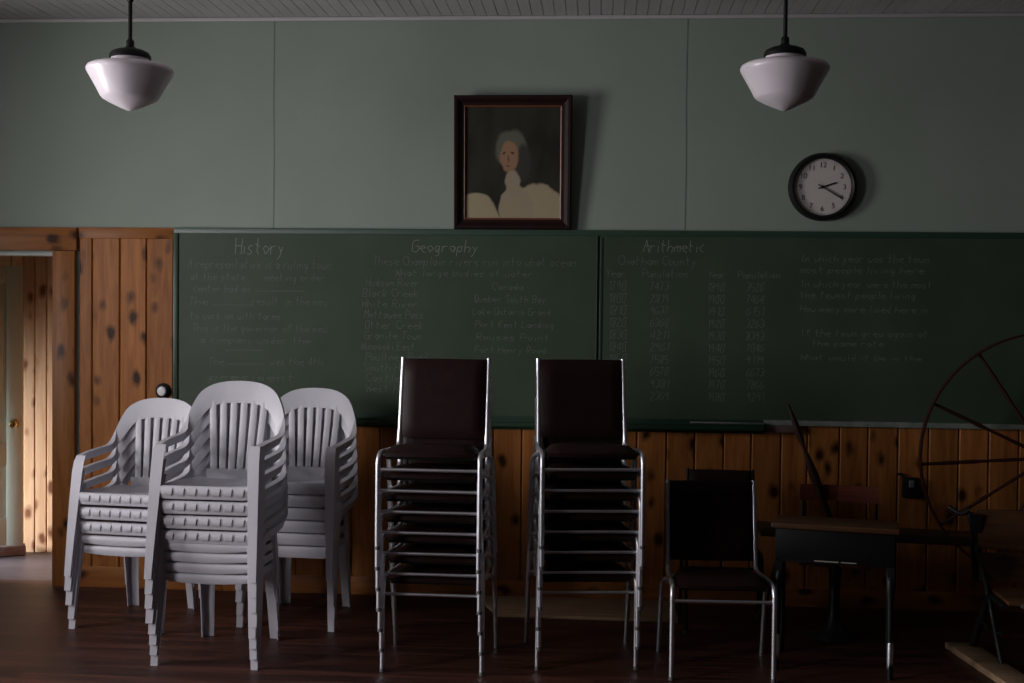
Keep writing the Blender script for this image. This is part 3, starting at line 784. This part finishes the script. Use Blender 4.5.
for s_ in (-1, 1):
    lg = MB().tube(bez([(s_*.250, .03, .52), (s_*.252, .01, .40), (s_*.254, .0, .2), (s_*.256, -.01, .0)], 5), [.020]*6+[.014]*10, 12)
    lg.prism([(s_*.268, .53), (s_*.268, .42), (s_*.250, .38), (s_*.232, .52)], .0, .03)
    l_ = lg.build('leg', M['iron'], dk, smooth=True)
    MB().lathe([(.0145, .05), (.0145, .16), (.012, .17)], (s_*.255, -.006, 0), 12).build('metal_sleeve', M['chrome'], l_, smooth=True)
    MB().tube(bez([(s_*.25, .28, .52), (s_*.25, .30, .3), (s_*.252, .33, .0)], 5), .014, 10).build('leg', M['iron'], dk, smooth=True)
# pedestal seat behind
MB().lathe([(0, .38), (.045, .38), (.03, .34), (.027, .20), (.030, .14), (.040, .08), (.075, .03), (.12, .012), (.13, 0)], (-.01, .70, 0), 24).build('pedestal', M['iron'], dk, smooth=True)
MB().box(-.19, .17, .55, .88, .385, .405).build('seat', M['desk_red'], dk, bevel=.009)
MB().slab([[(-.205+.41*j/8, .93-.035*(1-((j-4)/4)**2)*-1, z) for j in range(9)] for z in (.665, .71, .750)], (0, .018, 0)).build('backrest', M['desk_red'], dk, smooth=True)
for s_ in (-1, 1):
    MB().tube(bez([(s_*.14, .82, .383), (s_*.185, .90, .42), (s_*.19, .945, .56), (s_*.19, .955, .73)], 5), .010, 10).build('back_support', M['iron'], dk, smooth=True)
MB().tube([(0, .30, .505), (0, .50, .33), (-.01, .68, .28)], .018, 10).build('link_bar', M['iron'], dk, smooth=True)

# ------------------------------------------------------------------ cast-iron bench desk at the right edge, on wooden runners
bd = thing('school_bench', 'old cast-iron school bench desk on a pale runner, at the right edge', 'desk', (1.83, -.98, 0), R(-2)); bd.scale = (1, 1, .92)
# runner
rn = MB(); rp = [(-.085, .16), (.06, .16), (.20, -.72), (.055, -.72)]
vs = [(x, y, 0) for x, y in rp] + [(x, y, .035) for x, y in rp]
rn.add(vs, [(0,1,2,3), (7,6,5,4)] + [(i, (i+1) % 4, (i+1) % 4+4, i+4) for i in range(4)]); rn.build('runner', M['grey_wood'], bd, bevel=.004)
rn = MB(); rn.add([(x+.62, y, z) for x, y, z in vs], [(0,1,2,3), (7,6,5,4)] + [(i, (i+1) % 4, (i+1) % 4+4, i+4) for i in range(4)]); rn.build('runner', M['grey_wood'], bd, bevel=.004)
for xo, nme in ((.055, 'side_casting'), (.66, 'side_casting')):
    sc_ = MB()
    # ornate upright: curved bars in the y,z plane
    for pts_, r_ in (([(xo+.035, -.20, .036), (xo+.02, -.17, .15), (xo+.0, -.15, .28), (xo, -.10, .36)], [.014]*16),
                     ([(xo-.02, .10, .036), (xo-.01, .05, .15), (xo, -.02, .27), (xo, -.08, .36), (xo-.01, .0, .48), (xo-.03, .05, .62), (xo-.055, .07, .76)], [.018]*31),
                     ([(xo-.06, .06, .775), (xo-.10, .07, .755), (xo-.15, .10, .785)], [.013]*11),
                     ([(xo, -.06, .355), (xo, -.22, .365), (xo, -.34, .36)], [.014]*11),
                     ([(xo, .02, .20), (xo+.01, -.10, .17), (xo+.03, -.23, .2)], [.009]*11)):
        p_ = bez(pts_, 5); sc_.tube(p_, r_[:len(p_)] if len(r_) >= len(p_) else r_[0], 10)
    sc_.prism([(-.09, .40), (-.045, .40), (-.06, .76), (-.115, .76)], 0, .03, Matrix.Translation((xo+.05, .03, 0)))
    sc_.build(nme, M['iron'], bd, smooth=True)
for z0_, z1_ in ((.42, .56), (.58, .78)):
    MB().slab([[(.03+.66*j/4, -.03+.09*(z-.42)/.36, z) for j in range(5)] for z in (z0_, (z0_+z1_)/2, z1_)], (0, .018, 0)).build('back_board', M['desk_wood'], bd)
MB().box(.07, .70, -.36, -.04, .372, .392).build('seat', M['desk_wood'], bd, bevel=.006)
MB().lathe([(0, .0), (.010, .002), (.011, .01), (0, .012)], (.13, -.365, .375), 12, 'Y').build('bolt', M['chrome'], bd, smooth=True)

# ------------------------------------------------------------------ great spinning wheel behind the desks
WY = -.40
wc = at(1048, 458, Y=WY); WR = 122*(-CAM.y+WY)/FPX*1.0
sw_ = thing('spinning_wheel', 'large thin-rimmed wooden spinning wheel with spokes, standing before the board at the right', 'spinning wheel', (wc.x, WY, 0))
rim = MB(); n_ = 72; rr = [(WR-.005, -.02), (WR+.005, -.02), (WR+.005, .02), (WR-.005, .02)]
vs, fs = [], []
for k in range(n_):
    a = 2*math.pi*k/n_
    for r_, y_ in rr: vs.append((r_*math.cos(a), y_, wc.z+r_*math.sin(a)))
for k in range(n_):
    for j in range(4): fs.append((k*4+j, k*4+(j+1) % 4, ((k+1) % n_)*4+(j+1) % 4, ((k+1) % n_)*4+j))
rim.add(vs, fs).build('rim', M['wheel_wood'], sw_, smooth=True)
for k in range(12):
    a = R(4+30*k) if k % 12 != 5 else R(155)
    ca, sa = math.cos(a), math.sin(a)
    P_ = [(r_*ca, 0, wc.z+r_*sa) for r_ in (.05, .2, .34, .40, .46, .50, WR-.005)]
    MB().tube(P_, [.009, .010, .008, .012, .009, .011, .008], 8).build('spoke', M['wheel_wood'], sw_, smooth=True)
MB().lathe([(0, -.09), (.03, -.09), (.045, -.06), (.06, -.03), (.062, .03), (.045, .06), (.03, .08), (0, .08)], (0, 0, wc.z), 20, 'Y').build('hub', M['dark_wood'], sw_, smooth=True)
MB().tube([(0, .085, .42), (0, .09, wc.z+.12)], [.03, .022], 10).build('wheel_post', M['dark_wood'], sw_, smooth=True)
tb = MB(); tb.box(-1.52, .25, -.07, .13, .44, .49, Matrix.Rotation(R(1.5), 4, 'Y')); tb.build('table', M['dark_wood'], sw_, bevel=.006)
for px_, py_, qx, qy in ((.12, -.05, .25, -.12), (.12, .10, .22, .22), (-1.35, .03, -1.50, .06)):
    MB().tube([(px_, py_, .46), (qx, qy, .0)], [.022, .016], 10).build('leg', M['dark_wood'], sw_, smooth=True)
s0, s1 = at(823, 500, Y=WY+.02), at(788, 404, Y=WY-.06)
dlt = Vector((wc.x, WY, 0))
P_ = [s0.lerp(s1, t_)-dlt for t_ in (-.25, 0, .25, .42, .5, .55, .66, .8, .92, 1)]
MB().tube(P_, [.016, .02, .026, .018, .012, .010, .020, .017, .009, .008], 10).build('spindle_post', M['dark_wood'], sw_, smooth=True)

# ------------------------------------------------------------------ electric outlet on the pine boards
ob = at(910, 487, Y=-.03)
ou = thing('electric_outlet', 'small dark electric outlet box on the pine boards left of the spinning wheel', 'outlet', (ob.x, -.02, ob.z))
MB().box(-.045, .045, -.03, 0, -.06, .055).build('box', M['black_metal'], ou, bevel=.005)
MB().box(-.012, .018, -.036, -.029, .0, .04).build('socket', nm('grey_socket', .5, (.10,.11,.12)), ou, bevel=.003)
MB().tube([(-.04, -.015, .05), (-.05, -.012, .075), (-.075, -.01, .07)], .007, 8).build('cable', M['black_metal'], ou, smooth=True)
